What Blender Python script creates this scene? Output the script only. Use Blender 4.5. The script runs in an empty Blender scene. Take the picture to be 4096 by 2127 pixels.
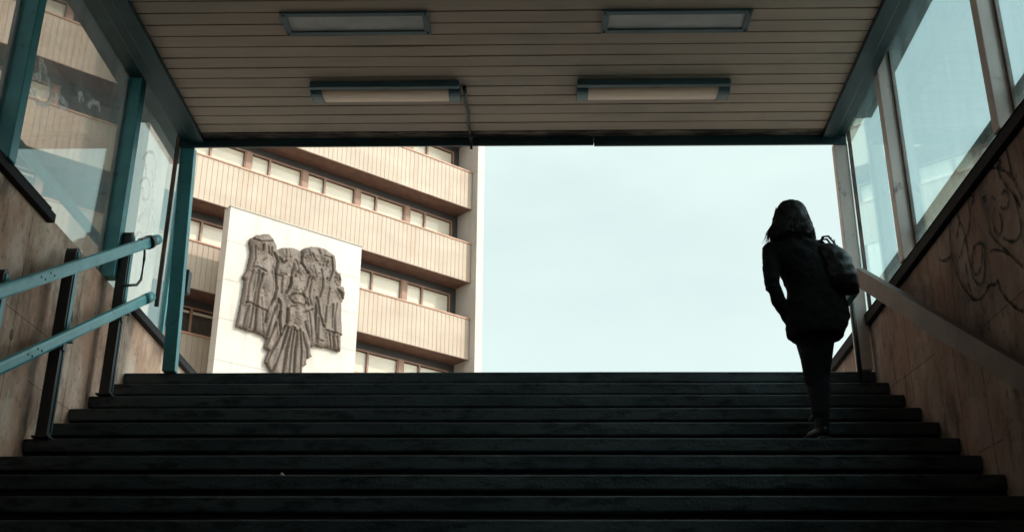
import bpy, bmesh, math, random
import numpy as np
from mathutils import Vector, Matrix, Euler
random.seed(7)
SC = bpy.context.scene
COL = SC.collection
# ------------------------------------------------------------------ camera
cd = bpy.data.cameras.new('camera'); cam = bpy.data.objects.new('camera', cd); COL.objects.link(cam)
cd.sensor_width = 36.0; cd.lens = 40.86; cd.clip_start = 0.05; cd.clip_end = 3000
_rt = Vector((0.99977919, 0.02056332, 0.00432695)); _up = Vector((0.00404603, -0.39043429, 0.92062191)); _fw = Vector((-0.02062043, 0.92040112, 0.39043127))
_m = Matrix((( _rt.x, _up.x, -_fw.x, 0), (_rt.y, _up.y, -_fw.y, 0), (_rt.z, _up.z, -_fw.z, 1.526), (0, 0, 0, 1)))
cam.matrix_world = _m
cd.dof.use_dof = True; cd.dof.focus_distance = 8.6; cd.dof.aperture_fstop = 5.6
SC.camera = cam
# ------------------------------------------------------------------ sky, sun, exposure
SUN_EL = math.radians(32.5); SUN_DIR = Vector((0.9695, -0.245, 0)).normalized()
SUN_AZ = math.atan2(SUN_DIR.x, SUN_DIR.y)          # clockwise from +Y
W = bpy.data.worlds.new('World'); SC.world = W; W.use_nodes = True
nt = W.node_tree; nt.nodes.clear()
o_ = nt.nodes.new('ShaderNodeOutputWorld'); bg = nt.nodes.new('ShaderNodeBackground'); bg.inputs['Strength'].default_value = 0.070
sky = nt.nodes.new('ShaderNodeTexSky'); sky.sky_type = 'NISHITA'; sky.sun_disc = False
sky.sun_elevation = SUN_EL; sky.sun_rotation = SUN_AZ; sky.altitude = 200; sky.air_density = 1.0; sky.dust_density = 1.2; sky.ozone_density = 1.0
# thin high cloud, procedural, in world space
tc = nt.nodes.new('ShaderNodeTexCoord'); mp = nt.nodes.new('ShaderNodeMapping'); mp.inputs['Scale'].default_value = (1, 1, 2.6)
nz = nt.nodes.new('ShaderNodeTexNoise'); nz.inputs['Scale'].default_value = 2.2; nz.inputs['Detail'].default_value = 6; nz.inputs['Roughness'].default_value = .55
cr = nt.nodes.new('ShaderNodeValToRGB'); cr.color_ramp.elements[0].position = .3; cr.color_ramp.elements[0].color = (.70, .70, .70, 1); cr.color_ramp.elements[1].position = .7; cr.color_ramp.elements[1].color = (.92, .92, .92, 1)
mx = nt.nodes.new('ShaderNodeMix'); mx.data_type = 'RGBA'; mx.inputs[7].default_value = (7.05, 8.45, 8.0, 1)
nt.links.new(tc.outputs['Generated'], mp.inputs['Vector']); nt.links.new(mp.outputs[0], nz.inputs['Vector']); nt.links.new(nz.outputs['Fac'], cr.inputs[0])
nt.links.new(cr.outputs[0], mx.inputs[0]); nt.links.new(sky.outputs[0], mx.inputs[6]); nt.links.new(bg.outputs[0], o_.inputs[0])
# hazy glow added on the sun's side of the sky to lift the interior
dt = nt.nodes.new('ShaderNodeVectorMath'); dt.operation = 'DOT_PRODUCT'; dt.inputs[1].default_value = (SUN_DIR.x*math.cos(SUN_EL), SUN_DIR.y*math.cos(SUN_EL), math.sin(SUN_EL)); nt.links.new(tc.outputs['Generated'], dt.inputs[0])
mr = nt.nodes.new('ShaderNodeMapRange'); mr.inputs['From Min'].default_value = .45; mr.inputs['From Max'].default_value = 1.0; mr.inputs['To Min'].default_value = 1.0; mr.inputs['To Max'].default_value = 5.0; nt.links.new(dt.outputs['Value'], mr.inputs['Value'])
vm = nt.nodes.new('ShaderNodeVectorMath'); vm.operation = 'SCALE'; nt.links.new(mx.outputs[2], vm.inputs[0]); nt.links.new(mr.outputs[0], vm.inputs['Scale']); nt.links.new(vm.outputs[0], bg.inputs[0])
sl = bpy.data.lights.new('sun', 'SUN'); sl.energy = 1.55; sl.angle = math.radians(.6); sl.color = (1.0, .86, .72)
so = bpy.data.objects.new('sun', sl); COL.objects.link(so)
sdir = Vector((SUN_DIR.x*math.cos(SUN_EL), SUN_DIR.y*math.cos(SUN_EL), math.sin(SUN_EL)))
so.rotation_euler = sdir.to_track_quat('Z', 'Y').to_euler(); so.location = (30, -10, 40)
SC.view_settings.view_transform = 'Standard'; SC.view_settings.look = 'None'; SC.view_settings.exposure = 0.85; SC.view_settings.gamma = 1.0
SC.view_settings.use_curve_mapping = False
SC.cycles.max_bounces = 10; SC.cycles.transparent_max_bounces = 16; SC.cycles.glossy_bounces = 4; SC.cycles.diffuse_bounces = 5
SC.cycles.sample_clamp_indirect = 6.0
try: SC.cycles.use_denoising = True
except Exception: pass

# ------------------------------------------------------------------ helpers
class MB:
    def __init__(s): s.v = []; s.f = []
    def raw(s, vs, fs):
        b = len(s.v); s.v += [tuple(v) for v in vs]; s.f += [tuple(i+b for i in f) for f in fs]; return s
    def box(s, x0, x1, y0, y1, z0, z1, M=None):
        vs = [Vector(p) for p in ((x0,y0,z0),(x1,y0,z0),(x1,y1,z0),(x0,y1,z0),(x0,y0,z1),(x1,y0,z1),(x1,y1,z1),(x0,y1,z1))]
        if M is not None: vs = [M @ v for v in vs]
        return s.raw(vs, [(0,3,2,1),(4,5,6,7),(0,1,5,4),(1,2,6,5),(2,3,7,6),(3,0,4,7)])
    def bar(s, a, b, w, h, up=(0,0,1)):           # box bar from a to b, w across, h along up
        a = Vector(a); b = Vector(b); d = (b-a).normalized(); u = Vector(up); r = d.cross(u).normalized(); u = r.cross(d).normalized()
        vs = [p + r*sx*w/2 + u*sz*h/2 for p in (a, b) for sx, sz in ((-1,-1),(1,-1),(1,1),(-1,1))]
        return s.raw(vs, [(0,1,2,3),(7,6,5,4),(0,4,5,1),(1,5,6,2),(2,6,7,3),(3,7,4,0)])
    def tube(s, pts, r, n=10, caps=True, sy=1.0, up=(0,0,1)):
        pts = [Vector(p) for p in pts]; rs = r if isinstance(r, (list, tuple)) else [r]*len(pts); vs = []; fs = []
        for i, p in enumerate(pts):
            d = (pts[min(i+1, len(pts)-1)] - pts[max(i-1, 0)]).normalized(); u = Vector(up)
            if abs(d.dot(u)) > .98: u = Vector((1, 0, 0))
            a = d.cross(u).normalized(); b = a.cross(d).normalized()
            for k in range(n):
                t = 2*math.pi*k/n; vs.append(p + a*math.cos(t)*rs[i] + b*math.sin(t)*rs[i]*sy)
        for i in range(len(pts)-1):
            for k in range(n): fs.append((i*n+k, i*n+(k+1) % n, (i+1)*n+(k+1) % n, (i+1)*n+k))
        if caps: fs.append(tuple(range(n-1, -1, -1))); fs.append(tuple((len(pts)-1)*n+k for k in range(n)))
        return s.raw(vs, fs)
    def loft(s, secs, n=20, axis='z'):            # secs: (xc, yc, z, hw, hd), closed
        vs = []; fs = []
        for xc, yc, z, hw, hd in secs:
            for k in range(n):
                t = 2*math.pi*k/n; vs.append((xc+hw*math.cos(t), yc+hd*math.sin(t), z))
        for i in range(len(secs)-1):
            for k in range(n): fs.append((i*n+k, i*n+(k+1) % n, (i+1)*n+(k+1) % n, (i+1)*n+k))
        fs.append(tuple(range(n-1, -1, -1))); fs.append(tuple((len(secs)-1)*n+k for k in range(n)))
        return s.raw(vs, fs)
    def ball(s, c, rx, ry=None, rz=None, n=12, m=8):
        ry = ry or rx; rz = rz or rx; vs = [(c[0], c[1], c[2]-rz)]; fs = []
        for i in range(1, m):
            a = math.pi*i/m - math.pi/2
            for k in range(n): t = 2*math.pi*k/n; vs.append((c[0]+rx*math.cos(a)*math.cos(t), c[1]+ry*math.cos(a)*math.sin(t), c[2]+rz*math.sin(a)))
        vs.append((c[0], c[1], c[2]+rz)); L = len(vs)-1
        for k in range(n): fs.append((0, 1+(k+1) % n, 1+k)); fs.append((L, 1+(m-2)*n+k, 1+(m-2)*n+(k+1) % n))
        for i in range(m-2):
            for k in range(n): fs.append((1+i*n+k, 1+i*n+(k+1) % n, 1+(i+1)*n+(k+1) % n, 1+(i+1)*n+k))
        return s.raw(vs, fs)
    def build(s, name, mat, parent=None, bevel=0, smooth=False, remesh=0, label=None):
        me = bpy.data.meshes.new(name); me.from_pydata(s.v, [], s.f); me.update()
        if smooth or remesh:
            for p in me.polygons: p.use_smooth = True
        o = bpy.data.objects.new(name, me); COL.objects.link(o)
        for m in (mat if isinstance(mat, (list, tuple)) else [mat]): me.materials.append(m)
        if parent is not None: o.parent = parent
        if bevel:
            b = o.modifiers.new('bevel', 'BEVEL'); b.width = bevel; b.segments = 2; b.limit_method = 'ANGLE'; b.angle_limit = math.radians(40)
        if remesh:
            r = o.modifiers.new('remesh', 'REMESH'); r.mode = 'VOXEL'; r.voxel_size = remesh; r.use_smooth_shade = True
            q = o.modifiers.new('smooth', 'SMOOTH'); q.iterations = 4; q.factor = .5
        if label: o['label'] = label
        return o
def tag(o, label=None, cat=None, group=None, kind=None):
    if label: o['label'] = label
    if cat: o['category'] = cat
    if group: o['group'] = group
    if kind: o['kind'] = kind
    return o
def empty(name, loc=(0, 0, 0), rz=0):
    o = bpy.data.objects.new(name, None); COL.objects.link(o); o.location = loc; o.rotation_euler = (0, 0, rz); o.empty_display_size = .2; return o
def copy_tree(o, parent=None):
    c = o.copy(); COL.objects.link(c); c.parent = parent
    for ch in list(o.children): copy_tree(ch, c)
    return c

# ------------------------------------------------------------------ materials
def newmat(name):
    m = bpy.data.materials.new(name); m.use_nodes = True; n = m.node_tree; return m, n, n.nodes, n.links, n.nodes['Principled BSDF']
def surf(name, c1, c2=None, rough=.7, metal=0, scale=(3, 3, 3), detail=6, lo=.35, hi=.65, bump=0, bscale=40, c3=None, s3=(1, 1, 1), lo3=.55, hi3=.7, spec=.5, rvar=.1, coat=0):
    m, t, N, L, P = newmat(name); c2 = c2 or tuple(x*.8 for x in c1)
    tc = N.new('ShaderNodeTexCoord'); mp = N.new('ShaderNodeMapping'); mp.inputs['Scale'].default_value = scale
    nz = N.new('ShaderNodeTexNoise'); nz.inputs['Scale'].default_value = 1; nz.inputs['Detail'].default_value = detail; nz.inputs['Roughness'].default_value = .6
    L.new(tc.outputs['Object'], mp.inputs[0]); L.new(mp.outputs[0], nz.inputs['Vector'])
    cr = N.new('ShaderNodeValToRGB'); e = cr.color_ramp.elements; e[0].position = lo; e[0].color = (*c1, 1); e[1].position = hi; e[1].color = (*c2, 1); L.new(nz.outputs['Fac'], cr.inputs[0])
    out = cr.outputs[0]
    if c3:
        mp3 = N.new('ShaderNodeMapping'); mp3.inputs['Scale'].default_value = s3; mp3.inputs['Location'].default_value = (3.1, 7.7, 1.3)
        n3 = N.new('ShaderNodeTexNoise'); n3.inputs['Scale'].default_value = 1; n3.inputs['Detail'].default_value = 8; n3.inputs['Roughness'].default_value = .62
        L.new(tc.outputs['Object'], mp3.inputs[0]); L.new(mp3.outputs[0], n3.inputs['Vector'])
        r3 = N.new('ShaderNodeMapRange'); r3.inputs['From Min'].default_value = lo3; r3.inputs['From Max'].default_value = hi3; L.new(n3.outputs['Fac'], r3.inputs['Value'])
        mx = N.new('ShaderNodeMix'); mx.data_type = 'RGBA'; mx.inputs[7].default_value = (*c3, 1); L.new(r3.outputs[0], mx.inputs[0]); L.new(out, mx.inputs[6]); out = mx.outputs[2]
    L.new(out, P.inputs['Base Color']); P.inputs['Metallic'].default_value = metal; P.inputs['Specular IOR Level'].default_value = spec
    rr = N.new('ShaderNodeMapRange'); rr.inputs['To Min'].default_value = max(0, rough-rvar); rr.inputs['To Max'].default_value = min(1, rough+rvar); L.new(nz.outputs['Fac'], rr.inputs['Value']); L.new(rr.outputs[0], P.inputs['Roughness'])
    P.inputs['Coat Weight'].default_value = coat
    if bump:
        nb = N.new('ShaderNodeTexNoise'); nb.inputs['Scale'].default_value = bscale; nb.inputs['Detail'].default_value = 5; L.new(tc.outputs['Object'], nb.inputs['Vector'])
        b = N.new('ShaderNodeBump'); b.inputs['Strength'].default_value = bump; b.inputs['Distance'].default_value = .01; L.new(nb.outputs['Fac'], b.inputs['Height']); L.new(b.outputs[0], P.inputs['Normal'])
    return m
def schlick(N, L, pw_=5.0, base=.04):                              # reflectance of one glass face, the same from either side
    lw = N.new('ShaderNodeLayerWeight'); lw.inputs['Blend'].default_value = .5
    pw = N.new('ShaderNodeMath'); pw.operation = 'POWER'; pw.inputs[1].default_value = pw_; L.new(lw.outputs['Facing'], pw.inputs[0])
    ma = N.new('ShaderNodeMath'); ma.operation = 'MULTIPLY_ADD'; ma.inputs[1].default_value = 1-base; ma.inputs[2].default_value = base; L.new(pw.outputs[0], ma.inputs[0]); return ma
def glassmat(name, tint, dirt=(.8, .85, .85), d0=.03, d1=.16, dscale=(1.5, 3.5, .8), boost=5.0):
    m, t, N, L, P = newmat(name); out = N['Material Output']; N.remove(P)
    tr = N.new('ShaderNodeBsdfTransparent'); tr.inputs[0].default_value = (*tint, 1)
    gl = N.new('ShaderNodeBsdfGlossy'); gl.inputs['Roughness'].default_value = .015; gl.inputs['Color'].default_value = (.80, 1, 1, 1)  # reflections tinted cyan, standing in for a bluer sky
    fr = schlick(N, L, boost)
    mx = N.new('ShaderNodeMixShader'); L.new(fr.outputs[0], mx.inputs[0]); L.new(tr.outputs[0], mx.inputs[1]); L.new(gl.outputs[0], mx.inputs[2])
    df = N.new('ShaderNodeBsdfDiffuse'); df.inputs[0].default_value = (*dirt, 1); tl = N.new('ShaderNodeBsdfTranslucent'); tl.inputs[0].default_value = (*dirt, 1)
    md = N.new('ShaderNodeMixShader'); md.inputs[0].default_value = .5; L.new(df.outputs[0], md.inputs[1]); L.new(tl.outputs[0], md.inputs[2])
    tc = N.new('ShaderNodeTexCoord'); mp = N.new('ShaderNodeMapping'); mp.inputs['Scale'].default_value = dscale; L.new(tc.outputs['Object'], mp.inputs[0])
    nz = N.new('ShaderNodeTexNoise'); nz.inputs['Scale'].default_value = 1.6; nz.inputs['Detail'].default_value = 7; nz.inputs['Roughness'].default_value = .65; L.new(mp.outputs[0], nz.inputs['Vector'])
    mr = N.new('ShaderNodeMapRange'); mr.inputs['From Min'].default_value = .35; mr.inputs['From Max'].default_value = .75; mr.inputs['To Min'].default_value = d0; mr.inputs['To Max'].default_value = d1; L.new(nz.outputs['Fac'], mr.inputs['Value'])
    m2 = N.new('ShaderNodeMixShader'); L.new(mr.outputs[0], m2.inputs[0]); L.new(mx.outputs[0], m2.inputs[1]); L.new(md.outputs[0], m2.inputs[2]); L.new(m2.outputs[0], out.inputs['Surface'])
    return m
def concrete(name, base, light, dark, red):
    m, t, N, L, P = newmat(name); tc = N.new('ShaderNodeTexCoord')
    def noise(sc, det=6, ro=.6, loc=(0, 0, 0)):
        mp = N.new('ShaderNodeMapping'); mp.inputs['Scale'].default_value = sc; mp.inputs['Location'].default_value = loc; L.new(tc.outputs['Object'], mp.inputs[0])
        n = N.new('ShaderNodeTexNoise'); n.inputs['Scale'].default_value = 1; n.inputs['Detail'].default_value = det; n.inputs['Roughness'].default_value = ro; L.new(mp.outputs[0], n.inputs['Vector']); return n
    def rng(n, a, b, c=0., d=1.):
        r = N.new('ShaderNodeMapRange'); r.inputs['From Min'].default_value = a; r.inputs['From Max'].default_value = b; r.inputs['To Min'].default_value = c; r.inputs['To Max'].default_value = d; L.new(n.outputs['Fac'], r.inputs['Value']); return r
    def mix(f, a, col):
        x = N.new('ShaderNodeMix'); x.data_type = 'RGBA'; L.new(f.outputs[0], x.inputs[0])
        if isinstance(a, tuple): x.inputs[6].default_value = (*a, 1)
        else: L.new(a, x.inputs[6])
        x.inputs[7].default_value = (*col, 1); return x.outputs[2]
    c = mix(rng(noise((2.4, 2.2, 1.9), 7, .66), .45, .56), base, light)
    c = mix(rng(noise((2, 2.0, 1.0), 6, .6, (5, 3, 9)), .46, .60, 0, .85), c, red)
    c = mix(rng(noise((5, 6, .6), 5, .55), .47, .66, 0, .3), c, tuple(x*.62 for x in base))      # board marks and runs
    c = mix(rng(noise((3, 2.6, 1.3), 9, .68, (2, 8, 4)), .51, .64, 0, .8), c, dark)                  # damp stains
    c = mix(rng(noise((30, 30, 14), 4, .6, (1, 1, 1)), .58, .68, 0, .6), c, dark)                     # pitting
    L.new(c, P.inputs['Base Color']); P.inputs['Roughness'].default_value = .82; P.inputs['Specular IOR Level'].default_value = .25
    nb = noise((24, 34, 8), 6, .65); b = N.new('ShaderNodeBump'); b.inputs['Strength'].default_value = .5; b.inputs['Distance'].default_value = .008; L.new(nb.outputs['Fac'], b.inputs['Height']); L.new(b.outputs[0], P.inputs['Normal'])
    return m
def sprayed(name, col, alpha):
    m, t, N, L, P = newmat(name); out = N['Material Output']; P.inputs['Base Color'].default_value = (*col, 1); P.inputs['Roughness'].default_value = .8
    tr = N.new('ShaderNodeBsdfTransparent'); tc = N.new('ShaderNodeTexCoord'); nz = N.new('ShaderNodeTexNoise'); nz.inputs['Scale'].default_value = 16; nz.inputs['Detail'].default_value = 6; L.new(tc.outputs['Object'], nz.inputs['Vector'])
    mr = N.new('ShaderNodeMapRange'); mr.inputs['From Min'].default_value = .3; mr.inputs['From Max'].default_value = .7; mr.inputs['To Min'].default_value = alpha*.35; mr.inputs['To Max'].default_value = min(1, alpha*1.5); L.new(nz.outputs['Fac'], mr.inputs['Value'])
    mx = N.new('ShaderNodeMixShader'); L.new(mr.outputs[0], mx.inputs[0]); L.new(tr.outputs[0], mx.inputs[1]); L.new(P.outputs[0], mx.inputs[2]); L.new(mx.outputs[0], out.inputs['Surface']); return m
M = {}
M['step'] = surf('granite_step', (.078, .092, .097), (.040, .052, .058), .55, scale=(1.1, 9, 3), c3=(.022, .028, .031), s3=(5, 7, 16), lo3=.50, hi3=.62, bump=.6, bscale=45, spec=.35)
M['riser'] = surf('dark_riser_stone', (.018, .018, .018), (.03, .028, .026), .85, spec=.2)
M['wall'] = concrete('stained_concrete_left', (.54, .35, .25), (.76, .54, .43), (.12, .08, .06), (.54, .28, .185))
M['wallr'] = concrete('stained_concrete_right', (.35, .235, .19), (.48, .335, .28), (.07, .05, .045), (.36, .195, .15))  # darker copy of the left concrete; its weaker light is in the colour
M['joint'] = surf('dark_joint', (.10, .065, .05), (.30, .19, .13), .9, scale=(9, 9, 9), spec=.1)
M['tunnel'] = surf('tunnel_concrete', (.10, .09, .08), (.06, .055, .05), .85)
M['teal'] = surf('sky_tinted_paint', (.06, .285, .31), (.045, .215, .24), .38, scale=(5, 5, 5), c3=(.03, .05, .05), s3=(14, 14, 14), lo3=.62, hi3=.75, bump=.08, bscale=80)  # cyan sky reflected by the metal is put into this base colour
M['trail'] = surf('sky_tinted_handrail_paint', (.085, .37, .395), (.055, .28, .305), .34, scale=(5, 5, 5), c3=(.03, .09, .10), s3=(9, 9, 9), lo3=.62, hi3=.74, bump=.08, bscale=80)  # brighter copy for the rails, reflected sky painted in as teal
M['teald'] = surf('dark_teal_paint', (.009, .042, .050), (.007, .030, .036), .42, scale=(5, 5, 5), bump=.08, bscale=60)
M['greyp'] = surf('warm_lit_paint_rusty', (.74, .60, .56), (.62, .50, .46), .5, scale=(7, 7, 2), c3=(.12, .06, .045), s3=(9, 9, 5), lo3=.64, hi3=.74, bump=.12, bscale=60)  # base tone holds warm bounce light on the right posts; rust spots on top
M['rust'] = surf('rusty_bead', (.20, .11, .085), (.07, .045, .04), .7, scale=(14, 14, 5), lo=.4, hi=.6)
M['railr'] = surf('warm_lit_rail_paint', (.20, .13, .105), (.14, .092, .08), .6, scale=(4, 4, 4), c3=(.18, .11, .09), s3=(5, 5, 5), lo3=.62, hi3=.72, bump=.08)  # warm bounce light on the right rail is painted in as brown
M['cap'] = surf('dark_flashing', (.020, .018, .020), (.030, .024, .024), .75, scale=(6, 6, 6), spec=.12)
M['slat'] = surf('ceiling_slats', (.53, .385, .305), (.455, .335, .27), .6, scale=(.6, 7, 3), c3=(.36, .29, .24), s3=(.9, 1.3, 1), lo3=.48, hi3=.72, spec=.3)
M['gap'] = surf('slat_gap', (.012, .018, .02), (.02, .03, .03), .9)
M['rot'] = surf('water_stained_edge', (.05, .035, .03), (.30, .22, .17), .8, scale=(3.2, 14, 5), lo=.42, hi=.62)
M['fix'] = surf('fixture_frame', (.06, .115, .135), (.045, .09, .105), .45)
M['diff'] = surf('fixture_diffuser', (.80, .54, .39), (.68, .46, .33), .35, scale=(1, 14, 9))
M['panel'] = surf('fixture_panel', (.62, .56, .55), (.50, .46, .46), .55, scale=(4, 6, 4))
M['rub'] = surf('black_rubber', (.012, .014, .015), (.02, .022, .023), .5)
M['glassL'] = glassmat('left_glass', (.84, .82, .80), (.66, .66, .68), .05, .17, boost=3.5)
M['glassR'] = glassmat('right_glass', (.86, .95, .965), (.66, .84, .86), .03, .13)
M['seam'] = sprayed('weathered_seam', (.05, .035, .03), .36)
M['chalk'] = sprayed('white_scribble_paint', (.86, .88, .90), .30)
M['ink'] = sprayed('black_spray', (.02, .018, .02), .40)
M['ink2'] = sprayed('black_spray_mist', (.02, .018, .02), .17)
# building
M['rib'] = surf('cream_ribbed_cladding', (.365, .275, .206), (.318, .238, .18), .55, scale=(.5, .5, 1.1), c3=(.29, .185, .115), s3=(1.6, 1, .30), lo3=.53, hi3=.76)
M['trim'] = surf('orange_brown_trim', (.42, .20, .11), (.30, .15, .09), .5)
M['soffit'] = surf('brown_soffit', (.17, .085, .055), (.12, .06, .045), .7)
M['pier'] = surf('brown_window_pier', (.33, .18, .12), (.26, .14, .10), .6, scale=(2, 2, 1))
M['head'] = surf('dark_window_head', (.03, .025, .025), (.045, .035, .03), .6)
M['blind'] = surf('cream_blind', (.80, .71, .61), (.72, .63, .54), .8, scale=(.8, 1, 2.2))
M['room'] = surf('dark_room', (.06, .05, .045), (.10, .08, .07), .9)
M['white'] = surf('white_render', (.54, .465, .42), (.475, .415, .37), .8, scale=(.9, .9, .35), c3=(.31, .295, .265), s3=(1.9, 1.9, .25), lo3=.52, hi3=.74)
M['brick'] = surf('far_wall', (.40, .35, .30), (.33, .29, .25), .8)
M['paving'] = surf('street_paving', (.42, .38, .34), (.34, .31, .28), .85, scale=(.7, .7, .7))
M['bronze'] = surf('weathered_metal_relief', (.118, .080, .058), (.078, .055, .042), .6, metal=.0, scale=(5, 5, 1.8), c3=(.15, .105, .085), s3=(2, 2, 1.2), lo3=.5, hi3=.75, bump=.3, bscale=14, spec=.5)
# person
M['skin'] = surf('skin', (.45, .28, .21), (.42, .26, .2), .5)
M['hair'] = surf('dark_brown_hair', (.008, .006, .005), (.014, .010, .009), .6, spec=.2, scale=(60, 60, 3))
M['coat'] = surf('black_coat_cloth', (.006, .006, .007), (.010, .0095, .010), .9, scale=(12, 12, 12), bump=.3, bscale=70, spec=.15)
M['jeans'] = surf('dark_trousers', (.012, .013, .015), (.018, .019, .022), .85, spec=.15)
M['leather'] = surf('black_leather', (.012, .011, .011), (.018, .016, .015), .42, scale=(6, 6, 6), bump=.25, bscale=55, spec=.3)
M['bootl'] = surf('worn_boot_leather', (.007, .007, .007), (.012, .011, .011), .5, spec=.22)
M['steel'] = surf('bag_buckle_metal', (.5, .48, .45), (.4, .38, .36), .3, metal=1)

def win_glass():
    m, t, N, L, P = newmat('window_glass'); out = N['Material Output']; N.remove(P)
    tr = N.new('ShaderNodeBsdfTransparent'); tr.inputs[0].default_value = (.97, .96, .94, 1); gl = N.new('ShaderNodeBsdfGlossy'); gl.inputs['Roughness'].default_value = .02
    fr = schlick(N, L, 5, .015); mx = N.new('ShaderNodeMixShader'); L.new(fr.outputs[0], mx.inputs[0]); L.new(tr.outputs[0], mx.inputs[1]); L.new(gl.outputs[0], mx.inputs[2]); L.new(mx.outputs[0], out.inputs['Surface']); return m
M['wglass'] = win_glass()

# ------------------------------------------------------------------ street and underground setting
XL, XR = -3.314, 2.686
LAND = 4.37; Y0 = 8.866; TR = .317; RI = .19; WT = 4.916; WTR = 4.877; WE = 13.0
g = MB()
for (x0, x1, y0, y1) in ((-600, -3.70, -300, 900), (3.06, 600, -300, 900), (-3.70, 3.06, Y0+.62, 900), (-3.70, 3.06, -300, .5)):
    g.raw([(x0,y0,LAND-.004),(x1,y0,LAND-.004),(x1,y1,LAND-.004),(x0,y1,LAND-.004)], [(0,1,2,3)])
tag(g.build('street_pavement', M['paving']), kind='structure')
g = MB(); g.box(-9, 9, -14, Y0-23*TR, -.2, 0); tag(g.build('underpass_floor', M['tunnel']), kind='structure')
tun = empty('underpass_tunnel'); tag(tun, 'dark concrete underpass passage at the foot of the stairs', 'tunnel')
g = MB(); g.box(-9, 9, -14, .9, 2.9, LAND-.05); g.build('roof', M['tunnel'], tun)
g = MB(); g.box(-9.3, 9.3, -14.3, -14, -.2, 4.2); g.box(-9.3, -9, -14, 1.1, -.2, 4.2); g.box(9, 9.3, -14, 1.1, -.2, 4.2); g.box(-9, -3.7, .9, 1.2, -.2, 4.3); g.box(3.06, 9, .9, 1.2, -.2, 4.3); g.build('wall', M['tunnel'], tun)

# ------------------------------------------------------------------ staircase
st = empty('staircase', (0, Y0, LAND)); tag(st, 'wide dark granite underpass stairs rising to street level', 'stairs')
for n in range(0, 23):
    y = -n*TR; z = -n*RI; m = MB(); ns = .088
    xs = [XL]; x = XL + .4 + random.random()*1.2
    while x < XR-.3: xs.append(x); x += .35+random.random()*.5
    xs.append(XR)
    ph = random.random()*9; vs = []; fs = []; yb = (.66 if n == 0 else TR+.05)
    for i, x in enumerate(xs):                      # slightly worn, wavering nosing
        dy = .0022*math.sin(x*1.3+ph)+(random.random()-.5)*.0022; dz = .0018*math.sin(x*.9+ph*2)+(random.random()-.5)*.002
        vs += [(x, y+dy, z-ns+dz), (x, yb+y, z-ns), (x, yb+y, z), (x, y+dy, z+dz)]
    for i in range(len(xs)-1):
        a = 4*i; b = a+4; fs += [(a, b, b+1, a+1), (a+1, b+1, b+2, a+2), (a+2, b+2, b+3, a+3), (a+3, b+3, b, a)]
    fs += [(0, 1, 2, 3), (b+3, b+2, b+1, b)]
    m.raw(vs, fs)
    for a, b in []:
        dz = (random.random()-.5)*.003; dy = (random.random()-.5)*.003
        a2 = a + (.0008 if a > XL else 0); b2 = b - (.0008 if b < XR else 0)
        m.box(a2, b2, y+dy, y+(.66 if n == 0 else TR+.05), z-ns+dz, z+dz)
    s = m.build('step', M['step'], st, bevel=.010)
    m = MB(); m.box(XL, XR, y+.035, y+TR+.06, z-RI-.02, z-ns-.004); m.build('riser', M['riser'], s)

# ------------------------------------------------------------------ retaining walls
def wall(name, side, mat, top, label, joints_v, joints_h):
    xi = XL if side < 0 else XR; xo = xi + side*.40
    w = empty(name, (xi, Y0, 0)); tag(w, label, 'wall')
    m = MB(); x0, x1 = sorted((0, xo-xi)); m.box(x0, x1, -8.2, WE-Y0, -.1, top-.0); m.build('concrete_panels', mat, w)
    m = MB()
    for (ya, za, yb, zb) in joints_v:
        wd = .0035; xj = -side*.0015
        m.raw([(xj, ya-wd-Y0, za), (xj, ya+wd-Y0, za), (xj, yb+wd-Y0, zb), (xj, yb-wd-Y0, zb), (side*.01, ya-wd-Y0, za), (side*.01, ya+wd-Y0, za), (side*.01, yb+wd-Y0, zb), (side*.01, yb-wd-Y0, zb)], [(0,1,2,3),(4,7,6,5),(0,4,5,1),(1,5,6,2),(2,6,7,3),(3,7,4,0)])
    for (ya, yb, z, z2) in joints_h:
        wd = .0032; xj = -side*.0025
        m.raw([(xj, ya-Y0, z-wd), (xj, yb-Y0, z2-wd), (xj, yb-Y0, z2+wd), (xj, ya-Y0, z+wd), (side*.01, ya-Y0, z-wd), (side*.01, yb-Y0, z2-wd), (side*.01, yb-Y0, z2+wd), (side*.01, ya-Y0, z+wd)], [(0,1,2,3),(4,7,6,5),(0,4,5,1),(1,5,6,2),(2,6,7,3),(3,7,4,0)])
    m.build('panel_joints', M['seam'], w)
    return w
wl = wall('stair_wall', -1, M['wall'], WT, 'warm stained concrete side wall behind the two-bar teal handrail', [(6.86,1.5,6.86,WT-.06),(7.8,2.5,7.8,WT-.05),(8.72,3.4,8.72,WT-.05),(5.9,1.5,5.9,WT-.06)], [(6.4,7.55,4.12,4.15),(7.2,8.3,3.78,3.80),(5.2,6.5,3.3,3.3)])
wr = wall('stair_wall', 1, M['wallr'], WTR, 'dim stained concrete side wall sprayed with black graffiti loops', [(8.03,3.2,8.03,WTR-.1),(7.17,2.4,7.17,WTR-.1),(6.75,2.2,6.75,3.95),(5.9,1.6,5.9,WTR-.1),(8.38,3.8,8.38,WTR-.1)], [(7.5,8.5,4.05,4.13),(6.62,7.0,3.235,3.25),(5.6,6.6,3.9,3.93)])
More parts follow.
